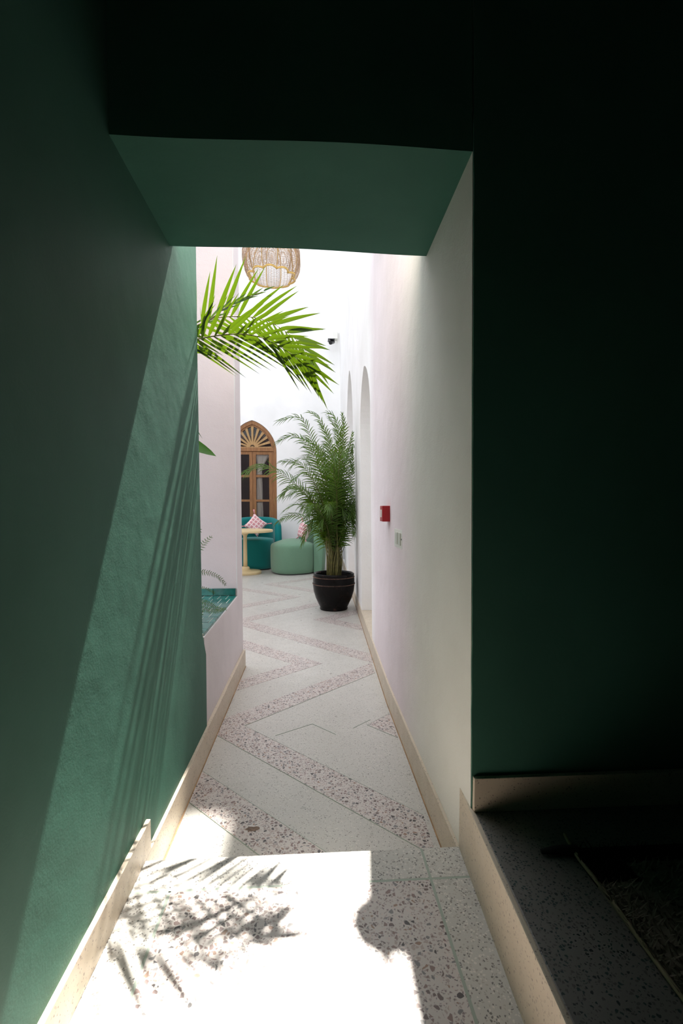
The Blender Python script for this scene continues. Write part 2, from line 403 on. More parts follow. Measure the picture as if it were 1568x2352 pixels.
# --- near floor (one step up), panels between grey divider strips
b = MB(); b.prism([(XL-0.02,-2.5), (0.33,-2.5), (0.437,YS-0.002), (XL-0.02,YS-0.002)], -0.10, F1-0.006)
floor1 = struct(b.build('floor', M['fine']), 'terrazzo floor of the dark passage room one step up')
def xr(y): return 0.368 + 0.0445*y          # foot of the right hand riser
def panel(poly, mat, top=F1):
    bb = MB(); bb.prism(poly, F1-0.10, top); return bb.build('terrazzo_panel', mat, floor1, bevel=0.0006)
jx, jx0, jy, g = 0.314, -0.375, 1.193, 0.0036
panel([(XL+0.001,jy+g), (jx-g,jy+g), (jx-g,YS), (XL+0.001,YS)], M['fine'])
panel([(jx+g,jy+g), (xr(jy),jy+g), (xr(YS),YS), (jx+g,YS)], M['fine'])
panel([(jx+g,-2.49), (xr(-2.49),-2.49) if xr(-2.49) > jx+g+0.01 else (jx+g+0.01,-2.49), (xr(jy),jy-g), (jx+g,jy-g)], M['fine'])
panel([(jx0+g,-2.49), (jx-g,-2.49), (jx-g,jy-g), (jx0+g,jy-g)], M['coarse'])
panel([(XL+0.001,-2.49), (jx0-g,-2.49), (jx0-g,jy-g), (XL+0.001,jy-g)], M['fine'])
for q in ([(jx-g,-2.49),(jx+g,-2.49),(jx+g,YS),(jx-g,YS)], [(jx0-g,-2.49),(jx0+g,-2.49),(jx0+g,jy),(jx0-g,jy)], [(XL+0.001,jy-g),(jx-g,jy-g),(jx-g,jy+g),(XL+0.001,jy+g)], [(jx+g,jy-g),(xr(jy),jy-g),(xr(jy),jy+g),(jx+g,jy+g)]):
    bb = MB(); bb.prism(q, F1-0.10, F1-0.0003); bb.build('divider_strip', M['joint'], floor1)

# --- raised floor at the right and its cream riser
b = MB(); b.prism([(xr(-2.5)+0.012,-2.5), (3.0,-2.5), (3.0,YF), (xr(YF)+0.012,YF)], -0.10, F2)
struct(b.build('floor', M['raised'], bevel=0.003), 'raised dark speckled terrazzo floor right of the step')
b = MB(); b.prism([(xr(-2.5),-2.5), (xr(-2.5)+0.012,-2.5), (xr(YF)+0.012,YF-0.012), (0.47,YF-0.012), (0.47,YS), (xr(YS),YS)][:3] + [(xr(YS)+0.012,YS),(xr(YS),YS)], 0.0, F2+0.001)
struct(b.build('trim_1', M['skirt'], bevel=0.003), 'cream terrazzo riser along the raised floor')

# --- left green wall
prof = [(-2.5,0),(2.125,0),(2.135,0.45),(2.07,0.56),(2.066,1.2),(2.064,1.8),(2.072,2.4),(2.07,3.4),(-2.5,3.4)]
b = MB(); b.sweep(prof, 'x', XL-0.28, XL)
wl_ = struct(b.build('wall_left', M['green']), 'green painted wall with a slanting band of sunlight')
b = MB(); b.box(XL-0.005, XL+0.011, YS, 3.284, 0.0, 0.120)
struct(b.build('baseboard_left', M['skirt'], bevel=0.002), 'cream terrazzo skirting along the left side of the corridor')
b = MB(); b.box(XL-0.005, XL+0.012, -2.5, 1.350, F1+0.001, F1+0.092)
struct(b.build('baseboard_left', M['skirt'], bevel=0.002), 'cream terrazzo skirting at the foot of the sunlit green wall')

# --- front wall: lintel block, dark green skin right of the opening
b = MB()
nx = 24
for i in range(nx):      # slightly wavy soffit and edges
    xa = XL + (0.437-XL)*i/nx; xb = XL + (0.437-XL)*(i+1)/nx
    def zz(x, far): return ZS + 0.004*math.sin(x*7+1+far) + (-0.006 if far else 0.0)*(x+0.4)
    b.add([(xa,YF,zz(xa,0)),(xb,YF,zz(xb,0)),(xb,1.696,zz(xb,1)),(xa,1.696,zz(xa,1)),(xa,YF,3.0),(xb,YF,3.0),(xb,1.696,3.3),(xa,1.696,3.3)],
          [(0,3,2,1),(0,1,5,4),(2,3,7,6),(4,5,6,7)])
struct(b.build('wall_front', M['green_dark']), 'dark green lintel with deep soffit over the passage opening')
b = MB(); zs_ = [F2 + i*(2.75/60) for i in range(61)]; rr = random.Random(3)
ed = [0.4328 + rr.uniform(-0.0008,0.0010) - 0.0125*z for z in zs_]
for i in range(60):
    b.add([(ed[i],YF-0.006,zs_[i]),(3.0,YF-0.006,zs_[i]),(3.0,YF-0.006,zs_[i+1]),(ed[i+1],YF-0.006,zs_[i+1]),
           (ed[i],YF+0.02,zs_[i]),(ed[i+1],YF+0.02,zs_[i+1]),(3.0,YF+0.02,zs_[i]),(3.0,YF+0.02,zs_[i+1])],
          [(0,1,2,3),(0,3,5,4),(4,5,7,6)])
struct(b.build('wall_front', M['green_dark']), 'dark green wall right of the passage opening')
b = MB(); b.box(0.430, 3.0, YF-0.021, YF-0.006, F2, F2+0.093)
struct(b.build('baseboard_front', M['skirt'], bevel=0.002), 'cream terrazzo skirting under the dark green wall')
b = MB(); b.box(XL-0.28, 0.9, 1.697, 1.76, 2.085, 3.4); b.box(0.9, 4.0, 1.697, 1.76, -0.1, 3.4)
struct(b.build('wall_outer', M['outer']), 'pale outer plaster above the passage facing the courtyard')
b = MB(); b.box(XL-0.28, 3.2, -2.7, 1.696, 3.0, 3.1)
struct(b.build('ceiling', M['green_dark']), 'dark ceiling of the passage room')
b = MB(); b.box(XL-0.28, 3.2, -2.7, -2.5, -0.1, 3.0)
struct(b.build('wall_rear', M['green_dark']), 'dark green wall behind the viewer')
b = MB(); b.box(3.0, 3.2, -2.5, 1.72, -0.1, 3.0)
struct(b.build('wall_side', M['green_dark']), 'dark green far side wall of the passage room')

# --- wall with pointed openings; s runs along the wall, P(s, depth) gives the plan position
def arch_z(s, s0, s1, zs, za, sm=None):
    sm = (s0+s1)/2 if sm is None else sm
    u = (s-s0)/(sm-s0) if s <= sm else (s1-s)/(s1-sm)
    u = max(0.0, min(1.0, u))
    return zs + (za-zs)*(0.80*math.sqrt(max(0, 1-(1-u)**2)) + 0.20*u)
def arch_wall(name, P, s0, s1, zt, openings, depth, mat, cols=(), lean=0.0):
    ss = set([s0, s1]) | set(cols)
    for (a, c, zb, zs, za, sm) in openings:
        for i in range(25):
            t = (1-math.cos(PI*i/24))/2; ss.add(a+(c-a)*t)
        ss.add(sm)
    ss = sorted(ss); b = MB()
    def q(pts): b.add(pts, [(0,1,2,3)])
    for i in range(len(ss)-1):
        a, c = ss[i], ss[i+1]; mid = (a+c)/2; op = None
        for o in openings:
            if o[0] < mid < o[1]: op = o
        A0, A1, B0, B1 = P(a,0), P(a,depth), P(c,0), P(c,depth)
        col = [(0,0,zt,zt)] if op is None else [(0,0,op[2],op[2]), (arch_z(a,op[0],op[1],op[3],op[4],op[5]), arch_z(c,op[0],op[1],op[3],op[4],op[5]), zt, zt)]
        for (za0, zc0, za1, zc1) in col:
            q([(*A0,za0),(*B0,zc0),(*B0,zc1),(*A0,za1)]); q([(*A1,za0),(*A1,za1),(*B1,zc1),(*B1,zc0)])
            q([(*A0,za1),(*B0,zc1),(*B1,zc1),(*A1,za1)]); q([(*A0,za0),(*A1,za0),(*B1,zc0),(*B0,zc0)])
    for (a, c, zb, zs, za, sm) in openings:
        for s in (a, c):
            q([(*P(s,0),zb),(*P(s,depth),zb),(*P(s,depth),zs),(*P(s,0),zs)])
    for s in (s0, s1): q([(*P(s,0),0),(*P(s,0),zt),(*P(s,depth),zt),(*P(s,depth),0)])
    bm = bmesh.new(); o = b.build(name, mat); bm.from_mesh(o.data); bmesh.ops.remove_doubles(bm, verts=bm.verts, dist=1e-5)
    for v in bm.verts: v.co.x -= lean*v.co.z
    bmesh.ops.recalc_face_normals(bm, faces=bm.faces); bm.to_mesh(o.data); bm.free(); return o

RW_TOP = 3.4; LEAN = 0.0125
nich = [(3.52,4.47,0.121,1.86,2.31,4.02), (5.56,6.95,0.121,2.10,2.90,6.2), (8.22,8.95,0.121,2.2,2.80,8.6)]
wr = struct(arch_wall('wall_right', lambda s, d: (xw(s)+d, s), YF, YB, RW_TOP, nich, 0.42, M['passage'], [2.6], LEAN), 'white plaster wall with tall pointed niches, pink bounce light painted in')
b = MB()
for (ya, yb, za, zb) in ((3.6, 5.3, RW_TOP, 3.97), (5.3, YB, RW_TOP, 6.2)):
    v_ = [(xw(y_)+d_-LEAN*z_, y_, z_) for z_ in (za-0.002, zb) for (y_, d_) in ((ya,0),(ya,0.42),(yb,0.42),(yb,0))]
    b.add(v_, [(0,3,2,1),(4,5,6,7),(0,1,5,4),(1,2,6,5),(2,3,7,6),(3,0,4,7)])
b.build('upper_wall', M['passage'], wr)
b = MB()
for n_ in nich[:2]: b.add([(xw(n_[0])+0.38,n_[0]-0.05,0.1),(xw(n_[1])+0.38,n_[1]+0.05,0.1),(xw(n_[1])+0.38,n_[1]+0.05,3.1),(xw(n_[0])+0.38,n_[0]-0.05,3.1)], [(0,1,2,3)])
b.build('niche_back', M['white'], wr)
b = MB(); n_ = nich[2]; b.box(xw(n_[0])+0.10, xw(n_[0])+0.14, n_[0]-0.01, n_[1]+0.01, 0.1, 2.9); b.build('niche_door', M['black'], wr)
for n_ in nich[:2]:
    b = MB(); b.prism([(xw(n_[0])-0.004,n_[0]+0.002),(xw(n_[0])+0.38,n_[0]+0.002),(xw(n_[1])+0.38,n_[1]-0.002),(xw(n_[1])-0.004,n_[1]-0.002)], 0.10, 0.124)
    b.build('niche_sill', M['skirt'], wr)
b = MB(); T = 0.011
b.prism([(xw(0)-T,YS), (xw(0)+0.01,YS), (xw(2.6)+0.01,2.6), (xw(YB)+0.01,YB-0.01), (xw(YB)-T,YB-0.01), (xw(2.6)-T,2.6)], 0.0, 0.120)
struct(b.build('baseboard_right', M['skirt'], bevel=0.002), 'cream terrazzo skirting along the right side of the corridor')

M['stain'] = flat('rusty_stained_joint', (0.30, 0.18, 0.09), 0.8, nz=0.4, nscale=12)
b = MB(); b.box(XL+0.011, XL+0.015, YS, 3.284, 0.0, 0.0022); b.build('stained_joint', M['stain'], floor)
b = MB(); b.prism([(xw(0)-T-0.004,YS), (xw(0)-T,YS), (xw(2.6)-T,2.6), (xw(YB)-T,YB-0.02), (xw(YB)-T-0.004,YB-0.02), (xw(2.6)-T-0.004,2.6)], 0.0, 0.0022); b.build('stained_joint', M['stain'], floor)

# --- back wall with the arched door opening
DX0, DX1, DZS, DZA = -1.635, -0.700, 2.20, 2.80
DXM = (DX0+DX1)/2
wb = struct(arch_wall('wall_back', lambda s, d: (s, YB+d), -4.0, 2.4, 12.9, [(DX0,DX1,0.0,DZS,DZA,DXM)], 0.30, M['white']), 'tall bright white plaster wall at the end of the courtyard')
b = MB(); b.box(-4.0,0.29,YB,YB+0.3,12.9,13.37); b.box(0.46,2.4,YB,YB+0.3,12.9,13.37); b.build('notched_parapet', M['white'], wb)  # unseen wall top, its gap shaped to let a sun patch reach the floor
b = MB(); b.box(-4.2, -4.0, 1.7, YB+0.3, 0, 5.8)
struct(b.build('wall_courtyard', M['white']), 'white side wall of the courtyard')
b = MB(); b.box(-2.6, 0.2, YB+2.6, YB+2.7, 0, 3.2); b.box(-2.7,-2.6,YB+0.3,YB+2.7,0,3.2); b.box(0.2,0.3,YB+0.3,YB+2.7,0,3.2); b.box(-2.7,0.3,YB+0.3,YB+2.7,3.2,3.3); b.box(-2.7,0.3,YB,YB+2.7,-0.1,-0.001)
struct(b.build('wall_inner', M['maroon']), 'dark maroon room behind the arched glass door')

# --- pink pier and low planter wall
b = MB()
b.box(-4.0, -0.4995, 3.075, 3.29, 0.0, 3.4)
pw = struct(b.build('wall_pink', M['pink']), 'pink rough plaster wall behind the planter')
b = MB(); b.box(-0.50, -0.4935, 3.073, 3.291, 0.0, 3.4)
b.build('pier_edge', M['lilac'], pw)  # end face made paler and bluer than the pink, skylight painted in
b = MB(); b.sweep([(2.126,0.0),(3.074,0.0),(3.074,0.54),(2.5,0.535),(2.126,0.532)], 'x', -0.60, -0.492)
lowwall = struct(b.build('wall_low', M['lilac'], bevel=0.006), 'low pale lilac planter wall beside the corridor')
# tiled ledge
b = MB(); b.box(-1.02, -0.60, 2.14, 3.074, 0.0, 0.5440); b.box(-0.60,-0.5,2.14,3.074,0.52,0.5440)
ledge = struct(b.build('trim_2', M['grout']), 'ledge of green glazed tiles on the planter')
tm = None
def tile(x0, x1, y0, y1, z0, z1, parent):
    bb = MB(); bb.box(x0, x1, y0, y1, z0, z1); return bb.build('tile', M['tile'], parent, bevel=0.0012)
tw, td, gr = 0.052, 0.121, 0.0018
y = 3.070; row = 0
while y > 2.16:
    y0 = max(y-td, 2.145); x = -0.4955 + (tw*0.5 if row % 2 else 0)
    while x > -1.02:
        xa, xb = max(x-tw, -1.02), min(x, -0.4955)
        if xb-xa > 0.008: tile(xa+gr, xb-gr, y0+gr, y-gr, 0.53, 0.5455+R.uniform(-0.0006,0.0006), ledge)
        x -= tw
    y = y0; row += 1
x = -0.502
while x > -1.0:
    tile(x-0.145+gr, x-gr, 3.060, 3.0755, 0.548, 0.592, ledge); x -= 0.145
# planter bed
b = MB(); b.box(-2.4,-1.02,2.14,3.07,0.0,0.50)
struct(b.build('planter_bed', M['soil']), 'dark soil bed of the planter behind the green wall')

# --- arched door
door = bpy.data.objects.new('door_1', None); C.objects.link(door); door.location = (DXM, YB+0.05, 0)
struct(door, 'arched wooden double door with glass panes and carved fan light')
yd = 0.0
def arch_ring(x0, x1, zs, za, w, y0, y1, name, mat, parent, legs=True, zb=0.0):
    """pointed arch frame of width w between depths y0,y1 (door local)"""
    n = 40; xm = (x0+x1)/2; out = []; inn = []
    for i in range(n+1):
        t = (1-math.cos(PI*i/n))/2; x = x0+(x1-x0)*t
        z = arch_z(x,x0,x1,zs,za); out.append((x,z))
        xi = xm+(x-xm)*(1-2*w/(x1-x0)); zi = arch_z(xi,x0+w,x1-w,zs,za-w*1.25); inn.append((xi,zi))
    if legs: out = [(x0,zb)]+out+[(x1,zb)]; inn = [(x0+w,zb)]+inn+[(x1-w,zb)]
    b = MB(); N_ = len(out)
    vs_ = [(p[0],y0,p[1]) for p in out]+[(p[0],y0,p[1]) for p in inn]+[(p[0],y1,p[1]) for p in out]+[(p[0],y1,p[1]) for p in inn]
    fs = []
    for i in range(N_-1):
        fs += [(i,N_+i,N_+i+1,i+1),(2*N_+i,2*N_+i+1,3*N_+i+1,3*N_+i),(N_+i,3*N_+i,3*N_+i+1,N_+i+1),(i,i+1,2*N_+i+1,2*N_+i)]
    b.add(vs_, fs); return b.build(name, mat, parent)
hx = (DX1-DX0)/2 - 0.004
arch_ring(-hx, hx, DZS, DZA-0.006, 0.055, -0.035, 0.07, 'frame', M['wood'], door)
arch_ring(-hx+0.05, hx-0.05, DZS, DZA-0.066, 0.035, -0.01, 0.06, 'frame_moulding', M['wood'], door)
b = MB(); b.box(-hx+0.05, hx-0.05, -0.03, 0.06, 2.205, 2.28); b.build('transom', M['wood'], door, bevel=0.006)
# fan light: hub and rays of pierced wood with glass behind
b = MB(); zc = 2.28; n = 20
b.add([(0,-0.012,zc)]+[(0.115*math.cos(PI*i/n),-0.012,zc+0.115*math.sin(PI*i/n)) for i in range(n+1)]+[(0,0.012,zc)]+[(0.115*math.cos(PI*i/n),0.012,zc+0.115*math.sin(PI*i/n)) for i in range(n+1)],
      [(0,i+2,i+1) for i in range(n)]+[(n+2,n+2+i+1,n+2+i+2) for i in range(n)]+[(i+1,i+2,n+2+i+2,n+2+i+1) for i in range(n)])
fan = b.build('fan_hub', M['fretwood'], door)
b = MB()
for i in range(9):
    a = PI*(i+0.5)/9; b.add([(0.012*math.cos(a+2),-0.014,zc+0.03)]+[(0.045*math.cos(a+k*0.12),-0.014,zc+0.01+0.045*math.sin(a+k*0.12)) for k in (-1,0,1)], [(0,3,2,1)])
b.build('rosette', M['black'], fan)
for i in range(11):
    a = PI*(i+0.0)/10; ca, sa = math.cos(a), math.sin(a)
    # length to the inner arch
    L_ = 0.1
    while L_ < 0.5 and abs(L_*ca) < hx-0.085 and zc+L_*sa < arch_z(L_*ca, -hx+0.085, hx-0.085, DZS, DZA-0.11): L_ += 0.005
    b = MB(); w0, w1 = 0.016, 0.027; p = (-sa, ca)
    pts = [(0.09*ca+p[0]*w0,0.09*sa+p[1]*w0),(L_*0.75*ca+p[0]*w1*0.75,L_*0.75*sa+p[1]*w1*0.75),(L_*ca+p[0]*w1,L_*sa+p[1]*w1),(L_*ca-p[0]*w1,L_*sa-p[1]*w1),(L_*0.75*ca-p[0]*w1*0.75,L_*0.75*sa-p[1]*w1*0.75),(0.09*ca-p[0]*w0,0.09*sa-p[1]*w0)]
    pts = [(q[0], zc+max(0.0, q[1])) for q in pts]
    b.sweep(pts, 'y', -0.010, 0.010); b.build('fan_ray', M['fretwood'], door)
b = MB(); n = 30; xs = [-hx+0.07+(2*hx-0.14)*i/n for i in range(n+1)]
for i in range(n):
    za, zb_ = arch_z(xs[i],-hx+0.05,hx-0.05,DZS,DZA-0.07), arch_z(xs[i+1],-hx+0.05,hx-0.05,DZS,DZA-0.07)
    b.add([(xs[i],0.02,2.27),(xs[i+1],0.02,2.27),(xs[i+1],0.02,zb_),(xs[i],0.02,za)], [(0,1,2,3)])
b.build('fan_glass', M['glass'], door)
# two leaves
lx = hx-0.085
for s in (-1, 1):
    xa, xb = (-lx, -0.002) if s < 0 else (0.002, lx)
    b = MB(); st = 0.062
    b.box(xa,xa+st,-0.01,0.035,0.01,2.20); b.box(xb-st,xb,-0.01,0.035,0.01,2.20)
    for (z0,z1) in ((2.145,2.20),(1.705,1.750),(1.228,1.270),(0.75,0.79),(0.01,0.34)): b.box(xa+st,xb-st,-0.008,0.033,z0,z1)
    lf = b.build('door_leaf', M['wood'], door, bevel=0.004)
    for (z0,z1) in ((1.750,2.145),(1.270,1.705),(0.79,1.228),(0.34,0.75)):
        bb = MB(); bb.box(xa+st-0.004,xb-st+0.004,0.010,0.014,z0-0.004,z1+0.004); bb.build('glass_pane', M['glass'], lf)
b = MB(); b.box(-0.028,-0.008,-0.016,-0.010,0.62,0.80); b.tube([(-0.018,-0.016,0.72),(-0.018,-0.05,0.72),(-0.09,-0.05,0.72)],0.008,8); b.build('door_handle', M['chrome'], door)

# gathered curtain behind the right leaf
cur = root('curtain', (DXM+0.118, YB+0.130, 0), 'cream gathered curtain behind the right glass leaf of the arched door', 'curtain')
b = MB(); n = 44; rows = []
for i in range(46):
    z = 0.05+2.10*i/45; u = max(0, (z-1.80)/0.3)
    wdt = 0.052 + 0.012*math.sin(z*2) + 0.075*u*u
    ring = []
    for k in range(n):
        a = 2*PI*k/n; tw_ = a*1 + z*5.0
        r = 1 + 0.16*math.sin(7*a + z*9)
        ring.append((math.cos(a)*wdt*r + 0.05*u, math.sin(a)*0.035*r, z))
    rows += ring
b.add(rows, [(i*n+k, i*n+(k+1)%n, (i+1)*n+(k+1)%n, (i+1)*n+k) for i in range(45) for k in range(n)])
b.build('curtain_cloth', M['curtain'], cur, smooth=True)
b = MB(); b.tube([(-0.25,0,2.17),(0.30,0,2.17)],0.009,8); b.build('curtain_rod', M['darkmetal'], cur)
b = MB(); b.lathe([(0.058,1.76),(0.062,1.775),(0.058,1.79)],24); b.build('tie_band', M['curtain'], cur)

# ------------------------------------------------------------------ furniture
def sq(a, n):      # superellipse radius
    return 1.0/((abs(math.cos(a))**n+abs(math.sin(a))**n)**(1.0/n))
def armchair(loc, rz, mat, label, zseat, zdome, ztop, rs, thick, half):
    """drum seat with a wrap-round back; the chair faces local -y"""
    t = root('armchair', loc, label, 'armchair', None, rz)
    prof = [(0.0001,0.018),(rs*0.93,0.018),(rs*0.965,0.03),(rs*0.99,0.10),(rs,0.25),(rs,zseat-0.10),(rs*0.995,zseat-0.055),(rs*0.975,zseat-0.025),(rs*0.94,zseat-0.004)]
    for i in range(1, 8):
        u = 1-i/7; prof.append((max(0.0001, rs*0.94*u), zseat-0.004+(zdome-zseat)*(1-u*u)))
    b = MB(); b.lathe(prof, 56, fr=lambda a: sq(a, 2.5)*0.97 if True else 1)
    b.build('seat', mat, t, smooth=True, auto=1.0)
    b = MB(); b.lathe([(rs*0.88,0.0),(rs*0.88,0.02)], 40, fr=lambda a: sq(a,2.5)*0.97); b.build('plinth', M['darkmetal'], t)
    # back: swept section round the rear of the seat
    n = 40; sec_n = 22; b = MB(); vs_ = []
    for i in range(n+1):
        u = -1+2*i/n; a = PI/2+u*half
        ri = rs*sq(a,2.5)*0.97+0.004; ro = ri+thick
        e = 1-abs(u)**10*0.0
        zt = ztop-0.13*abs(u)**3.0
        rim = min(thick/2, 0.09)
        cs = [(ri,0.02),(ri,0.30),(ri,zseat)]
        for k in range(8):
            q = PI*k/7; cs.append(((ri+ro)/2-math.cos(q)*thick/2, zt-rim+math.sin(q)*rim))
        cs += [(ro+0.01,zseat*0.9),(ro,0.30),(ro-0.02,0.03),(ro-0.04,0.02)]
        pin = 1.0 if abs(u) < 0.97 else 0.9
        vs_ += [(((ri+ro)/2+(r-(ri+ro)/2)*pin)*math.cos(a), ((ri+ro)/2+(r-(ri+ro)/2)*pin)*math.sin(a), z if pin==1 else 0.03+(z-0.02)*0.985) for r, z in cs]
    m_ = len(cs)
    b.add(vs_, [(i*m_+k, (i+1)*m_+k, (i+1)*m_+(k+1)%m_, i*m_+(k+1)%m_) for i in range(n) for k in range(m_)] + [tuple(range(m_)), tuple(n*m_+k for k in range(m_))[::-1]])
    b.build('backrest', mat, t, smooth=True, auto=1.1)
    return t
armchair((-1.055, 8.66, 0), 0.0, M['teal'], 'teal upholstered armchair in front of the arched door', 0.545, 0.58, 0.94, 0.355, 0.13, PI*0.45)
armchair((-0.345, 8.05, 0), -1.13, M['sage'], 'sage green upholstered armchair beside the white wall', 0.50, 0.590, 0.90, 0.375, 0.18, PI*0.29)

def cushion(loc, rot, size, label):
    t = bpy.data.objects.new('cushion', None); C.objects.link(t); t.location = loc; t.rotation_euler = rot; t.empty_display_size = 0.1
    tag(t, label, 'cushion', 'pink cushions on the armchairs')
    n = 18; b = MB(); h = size/2
    for s in (-1, 1):
        vs_ = []
        for i in range(n+1):
            for j in range(n+1):
                u, v = -1+2*i/n, -1+2*j/n
                bow = 1-0.13*(1-abs(v)**2)*abs(u)**3; bow2 = 1-0.13*(1-abs(u)**2)*abs(v)**3
                d = 0.075*((1-u**4)*(1-v**4))**0.55 + 0.004*math.sin(9*u+4*v)*((1-u*u)*(1-v*v))
                vs_.append((u*h*bow, s*d, v*h*bow2))
        fs = [(i*(n+1)+j,(i+1)*(n+1)+j,(i+1)*(n+1)+j+1,i*(n+1)+j+1) for i in range(n) for j in range(n)]
        if s > 0: fs = [f[::-1] for f in fs]
        b.add(vs_, fs)
    b.build('cover', M['cushion'], t, smooth=True)
    for u in (-1, 1):
        for v in (-1, 1):
            b = MB(); p = Vector((u*h, 0, v*h)); d = Vector((u, 0, v)).normalized()
            b.tube([p-d*0.01, p+d*0.012, p+d*0.02, p+d*0.065], [0.006,0.010,0.008,0.015], 8); b.build('tassel', M['pinkfab'], t, smooth=True)
    return t
cushion((-1.06, 8.82, 0.79), (math.radians(-20), math.radians(38), 0), 0.33, 'pink patterned cushion lying on the teal armchair')
cushion((-0.150, 8.06, 0.715), (math.radians(-12), math.radians(10), math.radians(-62)), 0.28, 'pink patterned cushion leaning on the sage armchair')

tb = root('cafe_table', (-1.140, 7.97, 0), 'round cream pedestal table in front of the teal armchair', 'table')
b = MB(); b.lathe([(0.44,0.700),(0.462,0.703),(0.466,0.715),(0.466,0.735),(0.461,0.743),(0.45,0.745)],64); b.build('table_top', M['cream'], tb, smooth=True, auto=0.6)
b = MB(); b.lathe([(0.036,0.10),(0.034,0.3),(0.031,0.60),(0.033,0.64),(0.06,0.675),(0.075,0.70)],32); b.build('pedestal', M['cream'], tb, smooth=True)
b = MB(); b.lathe([(0.262,0.0),(0.268,0.01),(0.268,0.035),(0.255,0.046),(0.10,0.055),(0.075,0.07),(0.072,0.10),(0.055,0.118),(0.037,0.122)],56); b.build('base', M['cream'], tb, smooth=True, auto=0.7)

# ------------------------------------------------------------------ plants
def blade(p, d, nrm, L_, w, droop, fold=0.35, nseg=5, prof=None):
    """folded leaflet: 3 vertices per section"""
    d = d.normalized(); vs_ = []; fs = []
    for i in range(nseg+1):
        u = i/nseg
        c = p + d*L_*u + Vector((0,0,-1))*droop*L_*u*u
        T_ = (d + Vector((0,0,-1))*droop*2*u).normalized()
        sd = T_.cross(nrm); sd = sd.normalized() if sd.length > 1e-5 else T_.orthogonal().normalized()
        up = sd.cross(T_)
        ww = w*(prof(u) if prof else (0.35+0.65*min(1,u*5))*(1-u**2.2)+0.02)
        vs_ += [c-sd*ww+up*ww*fold, c, c+sd*ww+up*ww*fold]
    for i in range(nseg):
        k = 3*i; fs += [(k,k+1,k+4,k+3),(k+1,k+2,k+5,k+4)]
    return vs_, fs
def frond(pts, nrm, npair, Lmax, w, t0=0.25, a0=75, a1=22, droop=0.15, lift=0.15, rnd=None, r0=0.006, Lp=None, nseg=4, both=True, jit=0.15, stagger=True):
    """returns rachis MB and list of leaflet (verts, faces)"""
    rnd = rnd or R; n = 36; fine_ = catmull(pts, 200); acc = [0.0]
    for p_, q_ in zip(fine_, fine_[1:]): acc.append(acc[-1]+(q_-p_).length)
    cp = []; j_ = 0
    for i in range(n):
        t_ = acc[-1]*i/(n-1)
        while j_ < 198 and acc[j_+1] < t_: j_ += 1
        cp.append(fine_[j_].lerp(fine_[j_+1], min(1.0, (t_-acc[j_])/max(1e-9, acc[j_+1]-acc[j_]))))
    nrm = Vector(nrm).normalized()
    rb = MB(); rb.tube(cp, [r0*(1-0.82*i/(n-1)) for i in range(n)], 5)
    leaves = []
    for i in range(npair):
        t = t0+(1-t0)*(i+0.5)/npair
        for s in (-1, 1):
            tt = min(0.999, t + (0.25*s/npair if stagger else 0)); u = tt*(n-1); k = min(int(u), n-2); f = u-k
            p = cp[k].lerp(cp[k+1], f); T_ = (cp[min(k+2,n-1)]-cp[max(k-1,0)]).normalized()
            S_ = T_.cross(nrm).normalized(); N_ = S_.cross(T_)
            v = (tt-t0)/(1-t0); a = math.radians(a0+(a1-a0)*v + rnd.uniform(-6,6))
            l = Lmax*(Lp(v) if Lp else (0.45+0.55*math.sin(PI*min(1,0.12+v*0.9)**0.8))) * rnd.uniform(1-jit,1+jit*0.5)
            d = T_*math.cos(a)+S_*s*math.sin(a)+N_*(lift+rnd.uniform(-0.08,0.08))
            leaves.append(blade(p, d, N_, l, w*rnd.uniform(0.85,1.1), droop*rnd.uniform(0.6,1.4), 0.4, nseg))
    # terminal leaflet
    d = (cp[-1]-cp[-2]).normalized(); leaves.append(blade(cp[-1], d, nrm, Lmax*0.5, w*0.8, droop, 0.4, nseg))
    return rb, leaves

# --- palm in the planter (its fronds reach over the corridor in the sun)
pl = root('palm', (-1.02, 2.55, 0.50), 'green palm in the planter whose sunlit fronds reach over the corridor', 'palm')
pb = Vector(pl.location)
b = MB(); b.tube([(0,0,-0.05),(0.02,0,0.35),(0.01,-0.02,0.75),(0.03,-0.03,1.05)],[0.05,0.042,0.036,0.028],12); b.build('trunk', M['stem'], pl, smooth=True)
def hero(px, Ys, nrm, npair, Lmax, w, seed, t0, a0, a1, droop, lift, mat=None, Lp=None, base=None):
    rnd = random.Random(seed)
    vis = [at(p[0],p[1],y) for p, y in zip(px, Ys)]
    b_ = base or (pb+Vector((0.03,-0.03,1.03)))
    pts = [b_, b_.lerp(vis[0]-(vis[1]-vis[0])*1.4, 0.5)+Vector((0,0,0.03)), vis[0]-(vis[1]-vis[0])*1.4] + vis
    rb, lv = frond([p-pb for p in pts], nrm, npair, Lmax, w, t0, a0, a1, droop, lift, rnd, 0.006, Lp, 6, jit=0.10)
    def clear(p):         # keep the hidden part of the frond clear of the end of the green wall
        p = Vector(p)
        if p.x+pb.x < XL+0.012 and p.y+pb.y < 2.150: p.y = 2.150-pb.y
        return p
    rb.v = [tuple(clear(p)) for p in rb.v]
    fr = rb.build('frond', M['rachis'], pl, smooth=True)
    for v, f in lv:
        q = MB(); q.add([clear(p) for p in v], f); q.build('leaflet', mat or M['leafA'], fr, smooth=True)
lp = lambda v: 0.80+0.28*math.sin(PI*min(1,v*1.15)) - 0.45*max(0,v-0.65)
hero([(452,748),(497,730),(563,727),(611,736),(650,757),(685,785),(716,826)], [2.46,2.42,2.36,2.31,2.27,2.22,2.18], (0.08,-0.72,-0.69), 22, 0.30, 0.0105, 5, 0.36, 58, 22, 0.05, 0.0, Lp=lp)
